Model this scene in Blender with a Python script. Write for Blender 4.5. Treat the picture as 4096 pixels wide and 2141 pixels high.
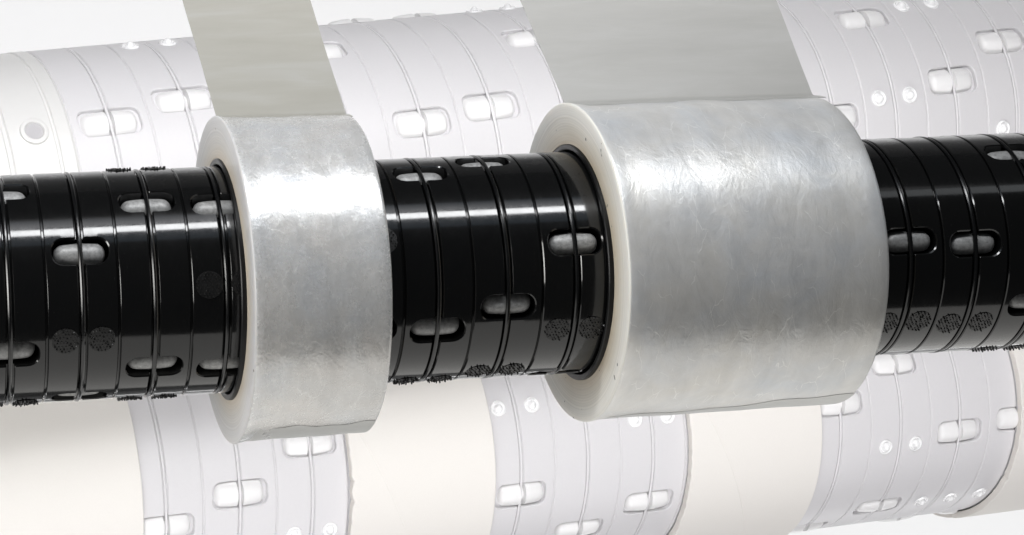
import bpy, bmesh, math, random
from mathutils import Matrix, Vector

random.seed(11)
for o in list(bpy.data.objects):
    bpy.data.objects.remove(o)
scene = bpy.context.scene
COL = scene.collection
S = 0.0385                       # metres per shaft radius: the black shaft fits a 3 inch bore
PI = math.pi

# ------------------------------------------------------------------ camera
CAM = Vector((-1.36202447, -19.35340103, 5.52654863))
ROT = ((0.98774492, -0.15593989, -0.00653618),
       (-0.04036827, -0.21479678, -0.97582414),
       (0.15076596, 0.96412919, -0.21845945))
right, down, fwd = (Vector(r) for r in ROT)
cam = bpy.data.cameras.new('camera')
cam_o = bpy.data.objects.new('camera', cam)
COL.objects.link(cam_o)
m = Matrix((right, -down, -fwd)).transposed().to_4x4()
m.translation = CAM * S
cam_o.matrix_world = m
cam.sensor_width = 36.0
cam.lens = 80.914
cam.shift_x = 0.315814
cam.shift_y = -0.110326
cam.clip_start = 0.01
cam.clip_end = 50
scene.camera = cam_o

# ------------------------------------------------------------------ world, lamps, exposure
world = bpy.data.worlds.new('World')
scene.world = world
world.use_nodes = True
world.node_tree.nodes['Background'].inputs[0].default_value = (0.95, 0.97, 1.0, 1)
world.node_tree.nodes['Background'].inputs[1].default_value = 0.05


def area_lamp(name, loc, target, sx, sy, radiance, color=(1, 1, 1), spread=180, along=(1, 0, 0)):
    """rectangular lamp; radiance is given, watts follow from the size; long side along X"""
    l = bpy.data.lights.new(name, 'AREA')
    l.shape = 'RECTANGLE'
    l.size, l.size_y = sx * S, sy * S
    l.energy = radiance * PI * sx * S * sy * S
    l.color = color
    l.spread = math.radians(spread)
    o = bpy.data.objects.new(name, l)
    COL.objects.link(o)
    z = (Vector(loc) - Vector(target)).normalized()      # lamp shines along -Z
    x = Vector(along)
    x = (x - z * x.dot(z)).normalized()
    y = z.cross(x)
    mm = Matrix((x, y, z)).transposed().to_4x4()
    mm.translation = Vector(loc) * S
    o.matrix_world = mm
    return o


# tube light above the shaft (the sharp streak), fill below (grey belly), a weak wide top lamp
area_lamp('strip_lamp', (2.0, -3.25, 8.6), (2.0, 0, 0), 12.5, 0.95, 24.0, (0.985, 0.99, 1.0))
area_lamp('halo_fill', (3.0, -3.45, 9.2), (3.0, 0, 0), 15, 4.6, 0.40, (0.62, 0.80, 1.0))  # added: gives the streak its bluish halo
area_lamp('dim_strip_lamp', (12.5, -3.25, 8.6), (10.5, 0, 0), 8.0, 1.2, 1.2, (0.93, 0.97, 1.0))
area_lamp('low_fill', (4.0, -2.4, -6.3), (4.0, -1.6, 0), 24, 9.6, 1.0, (1.0, 0.985, 0.95), 180, (1, 0.3, 0))  # added in place of a white table top mirrored from below
area_lamp('side_fill', (-10.0, -4.0, 1.5), (4.0, 0, 0), 5.0, 7.0, 1.2, (1.0, 0.985, 0.95), 50, (0, 1, 0))  # added out of view to brighten the left faces of the rolls
# added fill lamps, unseen: shine away from the black shaft, onto the pale shafts and the backdrop
area_lamp('back_fill_high', (8.0, 0.0, 9.5), (8.0, 10.0, -2.0), 40, 6, 1.3, (1.0, 0.985, 1.0), 80)
area_lamp('back_fill_low', (8.0, 1.0, -14.0), (8.0, 11.0, -5.0), 40, 6, 1.25, (1.0, 0.985, 1.0), 80)
area_lamp('back_fill_middle', (4.5, 1.9, -0.6), (4.5, 10.0, -6.0), 17, 1.1, 4.0, (1, 1, 1), 120)  # added, hidden behind the black shaft, to even out the shading
area_lamp('backdrop_fill_high', (10.0, 17.0, 7.5), (10.0, 26.0, -4.0), 60, 4, 3.3)
area_lamp('backdrop_fill_low', (10.0, 17.0, -19.0), (10.0, 26.0, -8.0), 60, 4, 5.0)

scene.view_settings.view_transform = 'Standard'
scene.view_settings.look = 'None'
scene.view_settings.exposure = 0
scene.view_settings.gamma = 1
scene.view_settings.use_curve_mapping = False
scene.render.engine = 'CYCLES'

# ------------------------------------------------------------------ helpers


def link_mesh(name, verts, faces, mats, parent=None, smooth=35, mat_idx=None):
    me = bpy.data.meshes.new(name)
    me.from_pydata([tuple(v) for v in verts], [], faces)
    bm = bmesh.new()
    bm.from_mesh(me)
    bmesh.ops.remove_doubles(bm, verts=bm.verts, dist=1e-6)
    bmesh.ops.recalc_face_normals(bm, faces=bm.faces)
    bm.to_mesh(me)
    bm.free()
    for mt in (mats if isinstance(mats, (list, tuple)) else [mats]):
        me.materials.append(mt)
    if mat_idx and len(mat_idx) == len(me.polygons):
        for p_, i in zip(me.polygons, mat_idx):
            p_.material_index = i
    for p_ in me.polygons:
        p_.use_smooth = True
    me.set_sharp_from_angle(angle=math.radians(smooth))
    o = bpy.data.objects.new(name, me)
    COL.objects.link(o)
    o.parent = parent
    return o


def share(name, src, parent=None, loc=(0, 0, 0), rot=None):
    o = src.copy()
    o.name = name
    COL.objects.link(o)
    o.parent = parent
    o.location = loc
    if rot is not None:
        o.rotation_euler = rot
    return o


def root(name, matrix, label, cat, group=None):
    e = bpy.data.objects.new(name, None)
    COL.objects.link(e)
    e.empty_display_size = 0.2
    e.matrix_world = matrix @ Matrix.Scale(S, 4)
    e['label'] = label
    e['category'] = cat
    if group:
        e['group'] = group
    return e


def lathe(profile, n=160, closed=False):
    """profile of (x, r) revolved about X"""
    V, F = [], []
    m_ = len(profile)
    for i in range(n):
        a = 2 * PI * i / n
        c, s = math.cos(a), math.sin(a)
        for x, r in profile:
            V.append((x, -r * c, r * s))
    for i in range(n):
        j = (i + 1) % n
        for k in range(m_ if closed else m_ - 1):
            l = (k + 1) % m_
            F.append((i * m_ + k, i * m_ + l, j * m_ + l, j * m_ + k))
    return V, F


def torus(R, r, n=160, k=10):
    return lathe([(r * math.cos(2 * PI * i / k), R + r * math.sin(2 * PI * i / k)) for i in range(k)], n, True)


# ------------------------------------------------------------------ materials
class Mat:
    def __init__(self, name):
        self.m = bpy.data.materials.new(name)
        self.m.use_nodes = True
        self.t = self.m.node_tree
        self.b = self.t.nodes['Principled BSDF']
        self.co = None

    def n(self, kind, **kw):
        nd = self.t.nodes.new(kind)
        for k, v in kw.items():
            setattr(nd, k, v)
        return nd

    def l(self, a, b):
        self.t.links.new(a, b)

    def coords(self, scale=(1, 1, 1), rot=(0, 0, 0)):
        if self.co is None:
            self.co = self.n('ShaderNodeTexCoord')
        mp = self.n('ShaderNodeMapping')
        mp.inputs['Scale'].default_value = scale
        mp.inputs['Rotation'].default_value = rot
        self.l(self.co.outputs['Object'], mp.inputs[0])
        return mp.outputs[0]

    def noise(self, scale, detail=4, rough=.55, vec=None, dist=0):
        nd = self.n('ShaderNodeTexNoise')
        nd.inputs['Scale'].default_value = scale
        nd.inputs['Detail'].default_value = detail
        nd.inputs['Roughness'].default_value = rough
        nd.inputs['Distortion'].default_value = dist
        self.l(vec if vec is not None else self.coords(), nd.inputs['Vector'])
        return nd.outputs['Fac']

    def ramp(self, fac, stops):
        r = self.n('ShaderNodeValToRGB')
        el = r.color_ramp.elements
        while len(el) < len(stops):
            el.new(0.5)
        for e, (p_, c) in zip(el, stops):
            e.position = p_
            e.color = (c, c, c, 1) if isinstance(c, (int, float)) else (*c, 1)
        self.l(fac, r.inputs[0])
        return r.outputs[0]

    def math(self, op, a, b=None, clamp=False):
        nd = self.n('ShaderNodeMath', operation=op, use_clamp=clamp)
        for i, v in enumerate((a, b)):
            if v is None:
                continue
            if isinstance(v, (int, float)):
                nd.inputs[i].default_value = v
            else:
                self.l(v, nd.inputs[i])
        return nd.outputs[0]

    def mix(self, fac, a, b, blend='MIX'):
        nd = self.n('ShaderNodeMix', data_type='RGBA', blend_type=blend)
        for i, v in ((0, fac), (6, a), (7, b)):
            if isinstance(v, (int, float)):
                nd.inputs[i].default_value = v
            elif isinstance(v, tuple):
                nd.inputs[i].default_value = (*v, 1)
            else:
                self.l(v, nd.inputs[i])
        return nd.outputs[2]

    def bump(self, h, strength, dist=.01, prev=None):
        nd = self.n('ShaderNodeBump')
        nd.inputs['Strength'].default_value = strength
        nd.inputs['Distance'].default_value = dist * S
        self.l(h, nd.inputs['Height'])
        if prev is not None:
            self.l(prev, nd.inputs['Normal'])
        return nd.outputs[0]

    def set(self, **kw):
        for k, v in kw.items():
            i = self.b.inputs[k.replace('_', ' ')]
            if isinstance(v, (int, float)):
                i.default_value = v
            elif isinstance(v, tuple):
                i.default_value = (*v, 1) if i.type == 'RGBA' else v
            else:
                self.l(v, i)
        return self


def black_gloss():
    M = Mat('black_anodised')
    fine = M.noise(26, 3)
    dust = M.ramp(M.noise(75, 2, .5), [(0.74, 0.0), (0.80, 1.0)])
    scuff = M.ramp(M.noise(30, 4, .6, M.coords((3.0, .5, .5))), [(0.66, 0.0), (0.8, 1.0)])
    wear = M.math('ADD', M.math('MULTIPLY', dust, .5), M.math('MULTIPLY', scuff, .25), True)
    M.set(Base_Color=M.mix(wear, M.mix(M.noise(3.0), (0.0024, 0.0026, 0.003), (0.004, 0.004, 0.0038)), (0.05, 0.05, 0.048)),
          Roughness=M.ramp(M.noise(9, 5, .65), [(0.3, 0.24), (0.75, 0.36)]),
          Specular_IOR_Level=0.05, Coat_Weight=1.0, Coat_Roughness=M.ramp(M.noise(14, 6, .7), [(0.35, 0.07), (0.75, 0.14)]), Coat_IOR=1.48,
          Normal=M.bump(fine, 0.035, 0.01))
    return M.m


def wire_black():
    M = Mat('black_spring_wire')
    M.set(Base_Color=(0.003, 0.0032, 0.0035), Roughness=0.2, Specular_IOR_Level=0.6)
    return M.m


def bristle_black():
    M = Mat('black_bristle')
    M.set(Base_Color=M.mix(M.noise(40), (0.003, 0.003, 0.003), (0.012, 0.012, 0.012)), Roughness=0.38)
    return M.m


def dark_bore():
    M = Mat('dark_bore')
    M.set(Base_Color=(0.004, 0.004, 0.004), Roughness=0.6)
    return M.m


def roller_grey():
    M = Mat('grey_roller')
    n = M.noise(34, 4, .7)
    M.set(Base_Color=M.ramp(n, [(0.3, (0.19, 0.19, 0.187)), (0.7, (0.40, 0.40, 0.395))]),
          Roughness=0.45, Metallic=0.15, Normal=M.bump(n, 0.3, 0.008))
    return M.m


def film_silver(name, tint_a, tint_b, tint_c, seed, rough):
    M = Mat(name)
    off = M.n('ShaderNodeTexCoord')
    mp = M.n('ShaderNodeMapping')
    mp.inputs['Location'].default_value = (seed, seed * 1.7, 0)
    M.l(off.outputs['Object'], mp.inputs[0])
    base = mp.outputs[0]

    def co(scale, rot=(0, 0, 0)):
        k = M.n('ShaderNodeMapping')
        k.inputs['Scale'].default_value = scale
        k.inputs['Rotation'].default_value = rot
        M.l(base, k.inputs[0])
        return k.outputs[0]
    big = M.noise(1.3, 4, .6, base, .4)
    mott = M.noise(9, 6, .72, co((1, 1, 1)), .15)
    fine = M.noise(38, 4, .75, base)
    smear = M.noise(3.2, 5, .62, co((1.5, 1.0, 0.8), (0.7, 0.5, 0.6)), .8)
    col = M.ramp(big, [(0.3, tint_a), (0.5, tint_b), (0.7, tint_c)])
    col = M.mix(0.3, col, M.ramp(mott, [(0.3, 0.80), (0.7, 1.0)]), 'MULTIPLY')
    col = M.mix(0.5, col, M.ramp(smear, [(0.25, 0.78), (0.65, 1.0)]), 'MULTIPLY')
    band = M.noise(1.0, 3, .6, co((3.2, .12, .12)))
    col = M.mix(0.6, col, M.ramp(band, [(0.35, 0.86), (0.62, 1.0)]), 'MULTIPLY')
    # scratches: thin edges of a stretched, distorted cell pattern, kept only in patches
    vo = M.n('ShaderNodeTexVoronoi', feature='DISTANCE_TO_EDGE')
    vo.inputs['Scale'].default_value = 3.1
    w = M.n('ShaderNodeTexNoise')
    w.inputs['Scale'].default_value = 4
    w.inputs['Detail'].default_value = 3
    cs = co((2.2, 0.8, 0.8), (0.5, 0.3, 0.9))
    M.l(cs, w.inputs['Vector'])
    ad = M.n('ShaderNodeVectorMath', operation='MULTIPLY_ADD')
    M.l(w.outputs['Color'], ad.inputs[0])
    ad.inputs[1].default_value = (.14, .14, .14)
    M.l(cs, ad.inputs[2])
    M.l(ad.outputs[0], vo.inputs['Vector'])
    line = M.ramp(vo.outputs['Distance'], [(0.0, 1.0), (0.014, 0.0)])
    mask = M.ramp(M.noise(5.5, 2, .5, co((1, 1, 1), (1, 0, 0))), [(0.49, 0.0), (0.58, 1.0)])
    scr = M.math('MULTIPLY', line, mask)
    speck = M.ramp(M.noise(44, 2, .5, base), [(0.70, 0.0), (0.76, 1.0)])
    col = M.mix(M.math('MULTIPLY', scr, .8), col, (0.96, 0.955, 0.93))
    col = M.mix(M.math('MULTIPLY', speck, .35), col, (0.85, 0.84, 0.8))
    nb = M.bump(smear, 0.16, 0.05)
    nb = M.bump(mott, 0.08, 0.02, nb)
    nb = M.bump(fine, 0.16, 0.006, nb)
    nb = M.bump(scr, 0.08, 0.008, nb)
    M.set(Base_Color=col, Metallic=0.38, Subsurface_Weight=0.6, Subsurface_Radius=(0.02, 0.0195, 0.019), Subsurface_Scale=1.0,
          Roughness=M.ramp(mott, [(0.3, rough), (0.7, rough + .13)]), Normal=nb,
          Specular_IOR_Level=0.5)
    return M.m


def roll_edge(name, inner, mid, outer):
    """wound layers seen end on: fine concentric lines, browner towards the core"""
    M = Mat(name)
    sep = M.n('ShaderNodeSeparateXYZ')
    M.l(M.coords(), sep.inputs[0])
    r = M.math('SQRT', M.math('ADD', M.math('POWER', sep.outputs[1], 2), M.math('POWER', sep.outputs[2], 2)))
    t = M.math('DIVIDE', M.math('SUBTRACT', r, 1.06), 0.40, True)
    wob = M.math('ADD', t, M.math('MULTIPLY', M.math('SUBTRACT', M.noise(2.2), .5), .25))
    col = M.ramp(wob, [(0.0, inner), (0.38, mid), (0.75, outer), (1.0, outer)])
    rings = M.n('ShaderNodeTexNoise', noise_dimensions='1D')
    rings.inputs['Scale'].default_value = 55
    rings.inputs['Detail'].default_value = 3
    M.l(r, rings.inputs['W'])
    col = M.mix(0.65, col, M.ramp(rings.outputs['Fac'], [(0.3, 0.8), (0.7, 1.0)]), 'MULTIPLY')
    fleck = M.ramp(M.noise(13, 1, .4), [(0.775, 0.0), (0.79, 1.0)])
    col = M.mix(fleck, col, (0.08, 0.07, 0.06))
    M.set(Base_Color=col, Roughness=0.42, Normal=M.bump(rings.outputs['Fac'], 0.25, 0.01),
          Subsurface_Weight=0.25, Subsurface_Radius=(0.006, 0.005, 0.004), Subsurface_Scale=0.5)
    return M.m


def web_film(name, a, b, c):
    M = Mat(name)
    st = M.noise(2.6, 6, .6, M.coords((0.35, 1.6, 2.0)), .5)
    fine = M.noise(16, 4, .6, M.coords((0.25, 1.5, 2.2)), .3)
    col = M.ramp(st, [(0.28, a), (0.5, b), (0.72, c)])
    col = M.mix(0.12, col, M.ramp(fine, [(0.3, 0.82), (0.7, 1.0)]), 'MULTIPLY')
    M.set(Base_Color=col, Metallic=0.2, Roughness=0.34, Normal=M.bump(st, 0.12, 0.03))
    return M.m


def pale(name, a, b, rough=.4, bump=.02, scale=30, spec=.4):
    M = Mat(name)
    n = M.noise(scale, 4, .65)
    M.set(Base_Color=M.mix(n, a, b), Roughness=rough, Normal=M.bump(n, bump, .02), Specular_IOR_Level=spec)
    return M.m


M_BLACK, M_WIRE, M_BRISTLE, M_BORE, M_ROLLER = black_gloss(), wire_black(), bristle_black(), dark_bore(), roller_grey()
M_CORE = Mat('black_core_plastic').set(Base_Color=(0.004, 0.004, 0.0045), Roughness=0.38, Specular_IOR_Level=0.3).m
M_FILM_A = film_silver('silver_film_narrow', (0.73, 0.75, 0.775), (0.77, 0.765, 0.75), (0.785, 0.76, 0.73), 3.0, .20)
M_FILM_B = film_silver('silver_film_wide', (0.76, 0.78, 0.80), (0.81, 0.805, 0.79), (0.82, 0.80, 0.755), 9.0, .28)
M_EDGE_A = roll_edge('roll_edge_grey', (0.50, 0.43, 0.34), (0.54, 0.52, 0.49), (0.58, 0.575, 0.58))
M_EDGE_B = roll_edge('roll_edge_cream', (0.52, 0.44, 0.33), (0.68, 0.64, 0.56), (0.76, 0.745, 0.70))
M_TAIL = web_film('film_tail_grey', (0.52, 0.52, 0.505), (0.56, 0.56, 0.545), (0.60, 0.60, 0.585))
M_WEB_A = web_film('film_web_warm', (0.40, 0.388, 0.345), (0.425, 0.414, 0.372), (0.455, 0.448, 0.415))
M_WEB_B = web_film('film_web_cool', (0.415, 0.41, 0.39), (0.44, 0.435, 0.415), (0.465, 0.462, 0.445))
M_PALE = pale('pale_ring', (0.66, 0.65, 0.66), (0.69, 0.68, 0.69))
M_PALE_WIRE = pale('pale_wire', (0.70, 0.69, 0.70), (0.73, 0.72, 0.73), .25)
M_PALE_TUBE = pale('pale_tube', (0.64, 0.63, 0.64), (0.67, 0.66, 0.67), .6)
M_PALE_ROLLER = pale('white_roller', (0.82, 0.815, 0.81), (0.85, 0.845, 0.84), .35, .03, 12)
M_BUTTON = pale('white_button', (0.90, 0.90, 0.90), (0.93, 0.93, 0.93), .2, .0, 12, .7)
M_COLLAR = pale('white_collar', (0.69, 0.685, 0.67), (0.72, 0.715, 0.70), .3, .01, 8)
M_SOCKET_SHADE = pale('socket_shade', (0.46, 0.45, 0.46), (0.50, 0.49, 0.50), .4)  # darker tone stands in for the shade inside the screw hole
M_CARD = pale('cream_card', (0.765, 0.74, 0.70), (0.80, 0.775, 0.735), .8, .08, 45, .2)
M_CARD_EDGE = pale('cream_card_edge', (0.77, 0.73, 0.68), (0.85, 0.82, 0.78), .85, .25, 60, .2)
M_DROP = pale('white_paper', (0.90, 0.90, 0.90), (0.91, 0.91, 0.91), .9, .0, 3, .1)

# ------------------------------------------------------------------ backdrop (setting)
V = [(-60, 26, -45), (90, 26, -45), (90, 26, 40), (-60, 26, 40)]
bd = link_mesh('backdrop', V, [(0, 1, 2, 3)], M_DROP)
bd.scale = (S, S, S)
bd['kind'] = 'structure'


# ------------------------------------------------------------------ friction rings with roller slots
def ring_mesh(name, R, width, nslot, h, L, rc, mat, lip, chamfer, g_single, g_double, gd_single, gd_double, depth, nout, sgn):
    """half of a friction unit: a band from its outer (narrow groove) edge to the wire groove, with half slots
    cut in from the wire-groove side. Local x: 0 at the wire groove's middle, growing away (sgn flips it)."""
    xg = g_double / 2
    xs = width - g_single / 2
    hO, LO, rO = h + lip, L + lip, rc + lip

    def curve(hh, LL, rr, k=6):
        pts = []
        for i in range(k + 1):
            a = PI / 2 * i / k
            pts.append((LL - rr + rr * math.sin(a), hh - rr + rr * math.cos(a)))
        top = pts[:]
        mid = [(LL, y) for y in ((hh - rr) * .34, -(hh - rr) * .34)]
        bot = [(x, -y) for x, y in reversed(top)]
        return top + mid + bot              # y runs from +hh to -hh
    O, I = curve(hO, LO, rO), curve(h, L, rc)
    nin = len(O)
    per = 2 * PI / nslot
    V, F = [], []

    def P(x, ang, r):
        V.append((sgn * x, -r * math.cos(ang), r * math.sin(ang)))
        return len(V) - 1
    # columns of one period, angle falling: slot columns then plain ones
    cols = []
    for s in range(nslot):
        c0 = -s * per
        for i in range(nin):
            cols.append((c0 + O[i][1] / R, O[i][0], i))
        a0, a1 = c0 - hO / R, c0 - per + hO / R
        for i in range(1, nout):
            cols.append((a0 + (a1 - a0) * i / nout, LO - rO, None))
    nA, nC = 7, 4
    grid, grC = [], []
    for ang, xb, idx in cols:
        g = [P(width, ang, R - gd_single), P(xs, ang, R - gd_single), P(xs, ang, R - chamfer), P(xs - chamfer, ang, R)]
        for k in range(1, nA):
            t = k / (nA - 1)
            g.append(P((xs - chamfer) * (1 - t) + xb * t, ang, R))
        grid.append(g)
        if idx is None or idx in (0, nin - 1):
            c = [g[-1]]
            for k in range(1, nC):
                t = k / (nC - 1)
                c.append(P(xb * (1 - t) + (xg + chamfer) * t, ang, R))
            c += [P(xg, ang, R - chamfer), P(xg, ang, R - gd_double)]
            if idx is None:
                c.append(P(0, ang, R - gd_double))
            else:
                c.append(P(0, ang, R - gd_double))
            grC.append(c)
        else:
            grC.append(None)
    N = len(cols)
    for i in range(N):
        j = (i + 1) % N
        for k in range(len(grid[0]) - 1):
            F.append((grid[i][k], grid[i][k + 1], grid[j][k + 1], grid[j][k]))
        if grC[i] and grC[j] and not (cols[i][2] is not None and cols[j][2] is not None):
            for k in range(len(grC[i]) - 1):
                F.append((grC[i][k], grC[i][k + 1], grC[j][k + 1], grC[j][k]))
    # slot lips and walls
    for s in range(nslot):
        c0 = -s * per
        st = s * (nin + nout - 1)
        loopO, loopI, loopW = [], [], []
        cA, cB = grC[st], grC[st + nin - 1]
        seq = [(cA[k], +1) for k in range(len(cA) - 3, 0, -1)]
        for vi, sg in seq:
            x, y, z = V[vi]
            r = math.hypot(y, z)
            loopO.append(vi)
            loopI.append(P(abs(x), c0 + sg * h / R, r - lip))
            loopW.append(P(abs(x), c0 + sg * h / R, R - depth))
        for i in range(nin):
            loopO.append(grid[st + i][-1])
            loopI.append(P(I[i][0], c0 + I[i][1] / R, R - lip))
            loopW.append(P(I[i][0], c0 + I[i][1] / R, R - depth))
        for k in range(1, len(cB) - 2):
            x, y, z = V[cB[k]]
            r = math.hypot(y, z)
            loopO.append(cB[k])
            loopI.append(P(abs(x), c0 - h / R, r - lip))
            loopW.append(P(abs(x), c0 - h / R, R - depth))
        for a, b in ((loopO, loopI), (loopI, loopW)):
            for k in range(len(a) - 1):
                F.append((a[k], a[k + 1], b[k + 1], b[k]))
    return link_mesh(name, V, F, mat, None, 28)


def barrel(name, half, rad, end, mat, crown=0.0, waist=0.0, n=20, groove=0.0):
    """roller along X: slightly crowned barrel with rounded ends"""
    prof = [(-half, 0.0)]
    for i in range(1, 6):
        a = PI / 2 * i / 5
        prof.append((-half + end * (1 - math.cos(a)), rad * (1 - crown) * (1 - (1 - math.sin(a)) ** 1.0) if i < 5 else rad * (1 - crown)))
    if waist:
        for x, w_ in ((-.6 * (half - end), 0), (-.042, 0), (-.030, waist), (.030, waist), (.042, 0), (.6 * (half - end), 0)):
            prof.append((x, rad * (1 - crown * (x / (half - end)) ** 2) - w_))
    else:
        for t in (-.6, -.25, 0, .25, .6):
            prof.append((t * (half - end), rad * (1 - crown * t * t)))
    prof += [(-x, r) for x, r in reversed(prof[:6])]
    Vv, Ff = lathe(prof, n)
    return link_mesh(name, Vv, Ff, mat, None, 40)


def brush_mesh(name, rad):
    """tuft disc: a flat seat and some sixty short bristles, +Z outwards"""
    V, F = [], []
    k = 20
    for i in range(k):
        a = 2 * PI * i / k
        V.append((rad * math.cos(a), rad * math.sin(a), 0.0015))
    V.append((0, 0, 0.008))
    for i in range(k):
        F.append((i, (i + 1) % k, k))
    pitch = rad * .25
    spots = []
    for iy in range(-5, 6):
        for ix in range(-5, 6):
            px_, py_ = (ix + .5 * (iy % 2)) * pitch, iy * pitch * .87
            if math.hypot(px_, py_) < rad * .95:
                spots.append((px_, py_))
    for px_, py_ in spots:
        for _ in (0,):
            a = random.uniform(0, 1.5)
            x, y = px_ + random.uniform(-.003, .003), py_ + random.uniform(-.003, .003)
            hgt = random.choice((.007, .009, .011, .013, .016, .022))
            tx, ty = random.uniform(-.005, .005), random.uniform(-.005, .005)
            w = .0085
            b = len(V)
            for q in range(4):
                c = PI / 2 * q + a
                V.append((x + w * math.cos(c), y + w * math.sin(c), 0))
            for q in range(4):
                c = PI / 2 * q + a
                V.append((x + tx + w * .7 * math.cos(c), y + ty + w * .7 * math.sin(c), hgt))
            for q in range(4):
                F.append((b + q, b + (q + 1) % 4, b + 4 + (q + 1) % 4, b + 4 + q))
            F.append((b + 4, b + 5, b + 6, b + 7))
    return link_mesh(name, V, F, M_BRISTLE, None, 30)


def button_mesh(name, rad, mats):
    """spring ball in a round socket: dished ring and a small dome, +Z outwards"""
    prof = [(rad, 0.0), (rad * .97, rad * .16), (rad * .86, rad * .24), (rad * .76, rad * .16), (rad * .70, rad * .04),
            (rad * .56, rad * .03), (rad * .52, rad * .12), (rad * .44, rad * .34), (rad * .30, rad * .52), (rad * .14, rad * .60), (0, rad * .62)]
    V, F = [], []
    n, k = 20, len(prof)
    for i in range(n):
        a = 2 * PI * i / n
        for r, z in prof:
            V.append((r * math.cos(a), r * math.sin(a), z))
    for i in range(n):
        j = (i + 1) % n
        for q in range(k - 1):
            F.append((i * k + q, i * k + q + 1, j * k + q + 1, j * k + q))
    return link_mesh(name, V, F, mats, None, 40)


def surface_matrix(x, ang, r):
    """frame on a ring about X: z outwards; angle in degrees, 0 faces the viewer (-Y), 90 is up"""
    a = math.radians(ang)
    n = Vector((0, -math.cos(a), math.sin(a)))
    X = Vector((1, 0, 0))
    Y = n.cross(X)
    m_ = Matrix((X, Y, n)).transposed().to_4x4()
    m_.translation = Vector((x, 0, 0)) + n * r
    return m_


def build_shaft(rt, R, pitch, units, offsets, nslot, spec, pads):
    """units: range of friction units; unit k sits at x = k * pitch in the shaft's frame"""
    half = {}
    for sgn in (-1, 1):
        half[sgn] = ring_mesh('friction_ring', R, pitch / 2, nslot, spec['h'], spec['L'], spec['rc'], spec['ring'], spec['lip'],
                              spec['chamfer'], spec['gs'], spec['gd'], spec['gds'], spec['gdd'], spec['depth'], spec['nout'], sgn)
    Vv, Ff = torus(R - spec['wire_sink'], spec['wire'])
    wire = link_mesh('retaining_wire', Vv, Ff, spec['wire_mat'])
    roller = barrel('roller', spec['roll_half'], spec['roll_rad'], spec['roll_end'], spec['roll_mat'], spec['crown'], spec['waist'])
    pad = spec['pad']()
    used = set()

    def get(key, src, name, parent):
        if key in used:
            o = src.copy()
            COL.objects.link(o)
        else:
            used.add(key)
            o = src
        o.parent = parent
        return o
    step = 360 / nslot
    for k in units:
        off = offsets.get(k)
        if off is None:
            off = random.uniform(0, step)
        rings = {}
        for sgn in (-1, 1):
            g = get(('r', sgn), half[sgn], 'friction_ring', rt)
            g.location = (k * pitch, 0, 0)
            # +X rotation lowers the viewer side: angle grows with -rotation
            g.rotation_euler = (-math.radians(off), 0, 0)
            rings[sgn] = g
        w = get('w', wire, 'retaining_wire', rt)
        w.location = (k * pitch, 0, 0)
        for s in range(nslot):
            a = (off + s * step + 180) % 360 - 180
            if -125 < a < 150:
                r_ = get('b', roller, 'roller', rt)
                ar = math.radians(a)
                rr = R - spec['roll_sink']
                r_.location = (k * pitch + random.uniform(-.01, .01) * R, -rr * math.cos(ar), rr * math.sin(ar))
                r_.rotation_euler = (random.uniform(0, 6), 0, 0)
        for b in pads.get(k, ()):
            for sgn in (-1, 1):
                q = get('p', pad, 'pad', rings[sgn])
                # the ring is already turned by off: place at the offset left over
                q.matrix_local = surface_matrix(sgn * pitch * .25, b - off, R + spec['pad_lift']) @ \
                    Matrix.Rotation(random.choice((0, 1, 2, 3, 4, 5)) * PI / 3, 4, 'Z')
    x0, x1 = min(units) * pitch - pitch * .5, max(units) * pitch + pitch * .5
    Rt = R - spec['depth'] + .004 * R
    Vv, Ff = lathe([(x0 - .8 * R, 0), (x0 - .8 * R, Rt * .8), (x0 - .05, Rt * .8), (x0 - .05, Rt), (x1 + .05, Rt),
                    (x1 + .05, Rt * .8), (x1 + .8 * R, Rt * .8), (x1 + .8 * R, 0)], 96)
    link_mesh('shaft_tube', Vv, Ff, spec['tube'], rt, 30)


P0 = 0.61182249
FRONT = dict(h=.116, L=.240, rc=.102, ring=M_BLACK, lip=.010, chamfer=.008, gs=.016, gd=.066, gds=.03, gdd=.045, depth=.21, nout=26,
             wire=.021, wire_sink=.016, wire_mat=M_WIRE, roll_half=.222, roll_rad=.100, roll_end=.085, roll_mat=M_ROLLER, crown=.06, waist=0,
             roll_sink=.118, pad=lambda: brush_mesh('brush_pad', .118), pad_lift=-.002, tube=M_BORE)
shaft = root('winding_shaft', Matrix.Identity(4), 'glossy black winding shaft with grey rollers carrying the two film rolls', 'shaft')
offs = {0: 72.5, 1: 33, 2: 60, 3: 56.5, 5: 76, 6: 73.5, 7: 84.5, 8: 26, 13: 18, 14: 15, 15: 70}
front_pads = {-1: (40,), 0: (-62.5,), 1: (-11,), 2: (102, -70), 3: (13.5,), 5: (31,), 6: (-62,), 7: (-51,), 8: (-19.5,),
              13: (-27,), 14: (-30,), 15: (-66,), 16: (-68,), 17: (20,)}
build_shaft(shaft, 1.0, P0, range(-3, 19), offs, 4, FRONT, front_pads)


def axis_matrix(o, d):
    d = Vector(d).normalized()
    e1 = Vector((0, 0, 1)).cross(d).normalized()
    e2 = d.cross(e1)
    m_ = Matrix((d, e1, e2)).transposed().to_4x4()
    m_.translation = Vector(o) * S
    return m_


BACK = dict(h=.188, L=.40, rc=.12, ring=M_PALE, lip=.011, chamfer=.014, gs=.016, gd=.056, gds=.02, gdd=.026, depth=.07, nout=26,
            wire=.020, wire_sink=.020, wire_mat=M_PALE_WIRE, roll_half=.375, roll_rad=.195, roll_end=.10, roll_mat=M_PALE_ROLLER, crown=.10, waist=.075,
            roll_sink=.142, pad=lambda: button_mesh('spring_button', .118, M_BUTTON), pad_lift=-.004, tube=M_PALE_TUBE)

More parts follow.
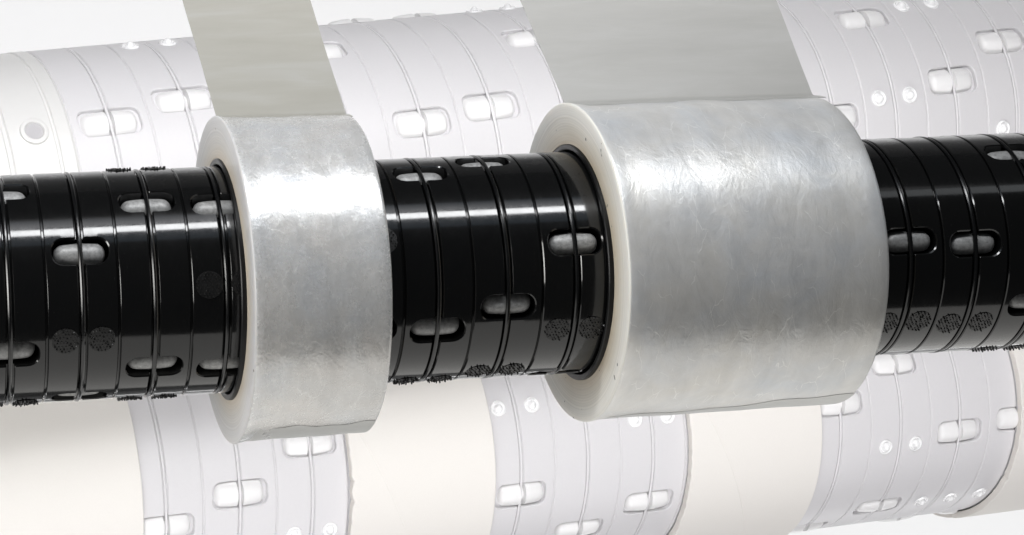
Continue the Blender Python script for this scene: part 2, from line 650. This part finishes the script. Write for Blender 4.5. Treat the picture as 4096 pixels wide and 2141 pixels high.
# upper pale shaft, origin moved so that unit 0 lies at local x = 0
top_d = Vector((0.976645, 0.21427305, 0.01586192))
top_o = Vector((0, 8.89980105, -1.56610444)) + top_d * 1.67299121
TP = 1.02472981
up = root('friction_shaft', axis_matrix(top_o, top_d), 'pale grey shaft with white end collar, upper of the two behind', 'shaft', 'pale shafts behind')
build_shaft(up, 2.0, TP, range(0, 16), {0: 43, 1: 49.5, 4: 30, 5: 33.5, 6: 64, 10: 14, 11: 56.5, 12: 24, 13: 38.5}, 5, BACK,
            {1: (87,), 6: (97,), 11: (20,), 12: (61,), 13: (2.2,), 14: (75,)})
# end collar with its set screw
xe = -0.5 * TP
prof = [(xe - 2.6, 1.2), (xe - 2.6, 1.93), (xe - 2.55, 1.97), (xe - 0.86, 1.985), (xe - 0.84, 1.965), (xe - 0.80, 1.965), (xe - 0.78, 1.99), (xe - .24, 2.0), (xe - .225, 1.985),
        (xe - .20, 1.985), (xe - .185, 2.005), (xe - .03, 2.005), (xe + .01, 1.98), (xe + .01, 1.2)]
Vv, Ff = lathe(prof, 160)
link_mesh('end_collar', Vv, Ff, M_COLLAR, up, 30)
sp = [(.18, -.01), (.175, .022), (.155, .032), (.125, .030), (.115, .016), (.112, .004)]
Vv, Ff = [], []
for i in range(24):
    a = 2 * PI * i / 24
    Vv += [(r_ * math.cos(a), r_ * math.sin(a), z_) for r_, z_ in sp]
for i in range(24):
    j = (i + 1) % 24
    Ff += [(i * 6 + k, i * 6 + k + 1, j * 6 + k + 1, j * 6 + k) for k in range(5)]
scr = link_mesh('set_screw', Vv, Ff, M_COLLAR, up, 40)
scr.matrix_local = surface_matrix(-0.95 * TP, 42, 1.998)
Vv = [(.112 * math.cos(2 * PI * i / 24), .112 * math.sin(2 * PI * i / 24), .006) for i in range(24)] + [(0, 0, .006)]
link_mesh('screw_socket', Vv, [(i, (i + 1) % 24, 24) for i in range(24)], M_SOCKET_SHADE, scr, 40)

# lower pale shaft
low_d = Vector((0.98362087, 0.17934258, -0.01806143))
low_o = Vector((0, 11.04189293, -6.09686919)) + low_d * 7.83936803
LP = 1.06730406
lowm = axis_matrix(low_o, low_d)
lo = root('friction_shaft', lowm, 'pale grey shaft fitted with cream cardboard cores, lower of the two behind', 'shaft', 'pale shafts behind')
build_shaft(lo, 2.0, LP, range(-8, 11), {-5: -1, -4: 9.5, -3: 26.5, 0: -5, 1: -27, 2: -16, 5: 18.5, 6: 33.5, 7: 0, 8: 3}, 5, BACK,
            {-3: (-10,), 0: (32,), 2: (21.5,), 6: (-3,), 7: (-38.5,), 8: (-38,)})


def cardboard_core(x0, x1, label, ragged=0.0):
    r0, r1 = 2.022, 2.125
    rt = root('cardboard_core', lowm, label, 'core', 'cardboard cores on the lower pale shaft')
    V, F, mi = [], [], []
    n = 180
    nx = 8
    for i in range(n):
        a = 2 * PI * i / n
        jag = random.uniform(-1, 1) * ragged + (ragged * 3 if random.random() < .05 else 0)
        c, s = math.cos(a), math.sin(a)
        rows = [(x0 + jag * .5, r0), (x0 + jag, r1 - .01), (x0 + .012 + jag, r1)]
        rows += [(x0 + (x1 - x0) * k / nx, r1) for k in range(1, nx)]
        rows += [(x1 - .012, r1), (x1, r1 - .01), (x1, r0)]
        V += [(x, -r * c, r * s) for x, r in rows]
    k_ = len(rows)
    for i in range(n):
        j = (i + 1) % n
        for k in range(k_ - 1):
            F.append((i * k_ + k, i * k_ + k + 1, j * k_ + k + 1, j * k_ + k))
            mi.append(1 if k in (0, k_ - 2) else 0)
    link_mesh('card_tube', V, F, [M_CARD, M_CARD_EDGE], rt, 30, mi)
    # spiral seam of the wound paper: a shallow raised ply edge
    V, F = [], []
    L = x1 - x0 - .1
    m_ = 90
    a_start = math.radians(20) - (0.35)
    for i in range(m_ + 1):
        t = i / m_
        x = x0 + .05 + L * t
        a = math.radians(35) - L * t * 1.05
        for dx, dr in ((-.006, -.004), (0, .0035), (.03, -.004)):
            V.append((x + dx, -(r1 + dr) * math.cos(a), (r1 + dr) * math.sin(a)))
    for i in range(m_):
        for k in range(2):
            F.append((i * 3 + k, i * 3 + k + 1, i * 3 + 4 + k, i * 3 + 3 + k))
    link_mesh('spiral_seam', V, F, M_CARD, rt, 60)
    return rt


cardboard_core(-8.8 * LP, -5.34 * LP, 'cream cardboard core at the far left of the lower pale shaft')
cardboard_core(-2.5 * LP, -0.44 * LP, 'cream cardboard core below the bare black shaft between the two film rolls', .012)
cardboard_core(2.53 * LP, 4.61 * LP, 'cream cardboard core behind and below the wide film roll', .012)
cardboard_core(7.97 * LP, 11.6 * LP, 'cream cardboard core in the lower right corner, showing its cut end', .012)


# ------------------------------------------------------------------ film rolls
def film_roll(x0, x1, r_face, r_left, r_right, label, film, edge, web_mat, a_deg, skew, tail, seed, wide):
    rt = root('film_roll', Matrix.Identity(4), label, 'film roll', 'film rolls on the black shaft')
    rnd = random.Random(seed)
    n = 220
    SH = .026
    ph = [rnd.uniform(0, 6.28) for _ in range(8)]

    def wobble(a):
        return .003 * math.sin(2 * a + ph[0]) + .003 * math.sin(3 * a + ph[1]) + .0025 * math.sin(7 * a + ph[2])

    def ripple(t, a):
        return .0022 * math.sin(9 * t + ph[4] + 2 * a) + .0016 * math.sin(21 * t + 5 * a + ph[5])
    V, F, mi = [], [], []
    for i in range(n):
        a = 2 * PI * i / n
        # wound film is never a perfect cylinder
        wob = wobble(a)
        rows = [(x0 + .03, 1.066), (x0 + .008, 1.071), (x0 + .012 + .003 * math.sin(5 * a), 1.10), (x0 + .012, 1.18), (x0 + .008 + .005 * math.sin(4 * a + ph[3]), 1.27), (x0 + .001, 1.37),
                (x0 + .000, r_face - .022), (x0 + .004, r_face - .007), (x0 + .014, r_face - .001), (x0 + .03, r_face - .001), (x0 + .08, r_left + .007)]
        nf = len(rows) - 3
        kx = 26
        for k in range(kx + 1):
            t = k / kx
            x = x0 + .16 + (x1 - .03 - x0 - .16) * t
            r = r_left + (r_right - r_left) * t + ripple(t, a)
            rows.append((x, r))
        rows += [(x1 - .012, r_right - .006), (x1, r_right - .022), (x1, 1.3), (x1, 1.078)]
        for x, r in rows:
            rr = r + wob * (r > 1.15)
            y, z = -rr * math.cos(a), rr * math.sin(a)
            V.append((x - SH * y * (1 - .5 * (x - x0) / (x1 - x0)), y, z))       # layers slid a little: the edge is not quite square
    k_ = len(rows)
    for i in range(n):
        j = (i + 1) % n
        for k in range(k_ - 1):
            F.append((i * k_ + k, i * k_ + k + 1, j * k_ + k + 1, j * k_ + k))
            mi.append(1 if (k < nf or k >= k_ - 3) else 0)
    link_mesh('wound_film', V, F, [film, edge], rt, 50, mi)
    # black plastic core tube, standing a little proud of the film edge
    Vv, Ff = lathe([(x0 - .004, 1.018), (x0 - .010, 1.028), (x0 - .010, 1.060), (x0 - .002, 1.068), (x0 + .05, 1.07), (x0 + .05, 1.09), (x1 - .02, 1.09),
                    (x1 - .02, 1.018)], 160, True)
    link_mesh('core_tube', Vv, Ff, M_CORE, rt, 30)

    # the web: leaves the crest of the roll, bends and runs up and away
    def rad(t):
        return r_left + (r_right - r_left) * t
    a = math.radians(a_deg)
    cols = []
    nx = 24
    for k in range(nx + 1):
        t = k / nx
        R = rad(t) + .006
        A0, A1 = math.radians(95), math.radians(105)
        pts = []
        for i in range(5):
            A = A0 + (A1 - A0) * i / 4
            Rk = R - .012 * (1 - i / 4)
            pts.append((-Rk * math.cos(A), Rk * math.sin(A)))
        y, z = pts[-1]
        d0 = A1 - PI / 2
        d = -d0
        for i in range(7):
            d = -d0 + (a + d0) * (i + 1) / 7
            y += .011 * math.cos(d)
            z += .011 * math.sin(d)
            pts.append((y, z))
        ys, zs = pts[-1]
        xb = x0 + .03 + (x1 - x0 - .03 + wide) * t
        col = [(xb, yy, zz) for yy, zz in pts]
        sk = skew[0] * (1 - t) + skew[1] * t
        for i in range(1, 41):
            u = 3.4 * i / 40
            rip = .006 * min(1, u * 2) * (math.sin(2.1 * u + 3 * t + ph[6]) + .6 * math.sin(5.3 * u - 4 * t + ph[7]))
            col.append((xb + sk * u, ys + u * math.cos(a) - rip * math.sin(a), zs + u * math.sin(a) + rip * math.cos(a)))
        cols.append(col)
    V, F = [], []
    m_ = len(cols[0])
    th_ = .006
    for layer in (0, 1):
        for c in cols:
            for (x, y, z) in c:
                V.append((x, y + layer * th_ * math.sin(a), z - layer * th_ * math.cos(a)))
    W = (nx + 1) * m_

    def q(layer, i, j):
        return layer * W + i * m_ + j
    for i in range(nx):
        for j in range(m_ - 1):
            F.append((q(0, i, j), q(0, i + 1, j), q(0, i + 1, j + 1), q(0, i, j + 1)))
            F.append((q(1, i, j), q(1, i, j + 1), q(1, i + 1, j + 1), q(1, i + 1, j)))
    for j in range(m_ - 1):
        F.append((q(0, 0, j), q(0, 0, j + 1), q(1, 0, j + 1), q(1, 0, j)))
        F.append((q(0, nx, j), q(1, nx, j), q(1, nx, j + 1), q(0, nx, j + 1)))
    for i in range(nx):
        F.append((q(0, i, 0), q(1, i, 0), q(1, i + 1, 0), q(0, i + 1, 0)))
        F.append((q(0, i, m_ - 1), q(0, i + 1, m_ - 1), q(1, i + 1, m_ - 1), q(1, i, m_ - 1)))
    link_mesh('film_web', V, F, web_mat, rt, 50)

    # loose tail: the last turn of film lies round the underside, its cut edge towards the viewer
    V, F = [], []
    nx, na = 40, 44
    for k in range(nx + 1):
        t = k / nx
        x = x0 + tail[2] + (x1 - .012 - x0 - tail[2]) * t
        ang0 = tail[0] * (1 - t) + tail[1] * t + 1.0 * math.sin(9 * t + ph[2]) + .7 * math.sin(23 * t + ph[3])
        R = r_left + (r_right - r_left) * t
        for i in range(na + 1):
            A = math.radians(ang0 - (ang0 + 150) * i / na)
            rr = R + .0028 + ripple(t, A) + wobble(A)
            y, z = -rr * math.cos(A), rr * math.sin(A)
            V.append((x - SH * y * (1 - .5 * t), y, z))
    for k in range(nx):
        for i in range(na):
            b = k * (na + 1) + i
            F.append((b, b + 1, b + na + 2, b + na + 1))
    # give it thickness
    nv = len(V)
    V += [(x, y * .9985, z * .9985) for x, y, z in V]
    F2 = [tuple(nv + v for v in reversed(f)) for f in F]
    F += F2
    for k in range(nx):
        b = k * (na + 1)
        F.append((b, b + na + 1, nv + b + na + 1, nv + b))
    for i in range(na):
        F.append((i, nv + i, nv + i + 1, i + 1))
        b = nx * (na + 1) + i
        F.append((b, b + 1, nv + b + 1, nv + b))
    link_mesh('film_tail', V, F, M_TAIL, rt, 50)
    return rt


film_roll(3.19 * P0, 5.14 * P0, 1.447, 1.425, 1.412, 'narrow silvery film roll on the black shaft, greyer edge, left of the two',
          M_FILM_A, M_EDGE_A, M_WEB_A, 26, (-.024, .004), (-50, -50, .10), 5, .015)
film_roll(8.44 * P0, 12.31 * P0, 1.448, 1.430, 1.418, 'wide silvery film roll on the black shaft with cream edge, right of the two',
          M_FILM_B, M_EDGE_B, M_WEB_B, 36, (-.083, .03), (-62, -50, .12), 8, .05)
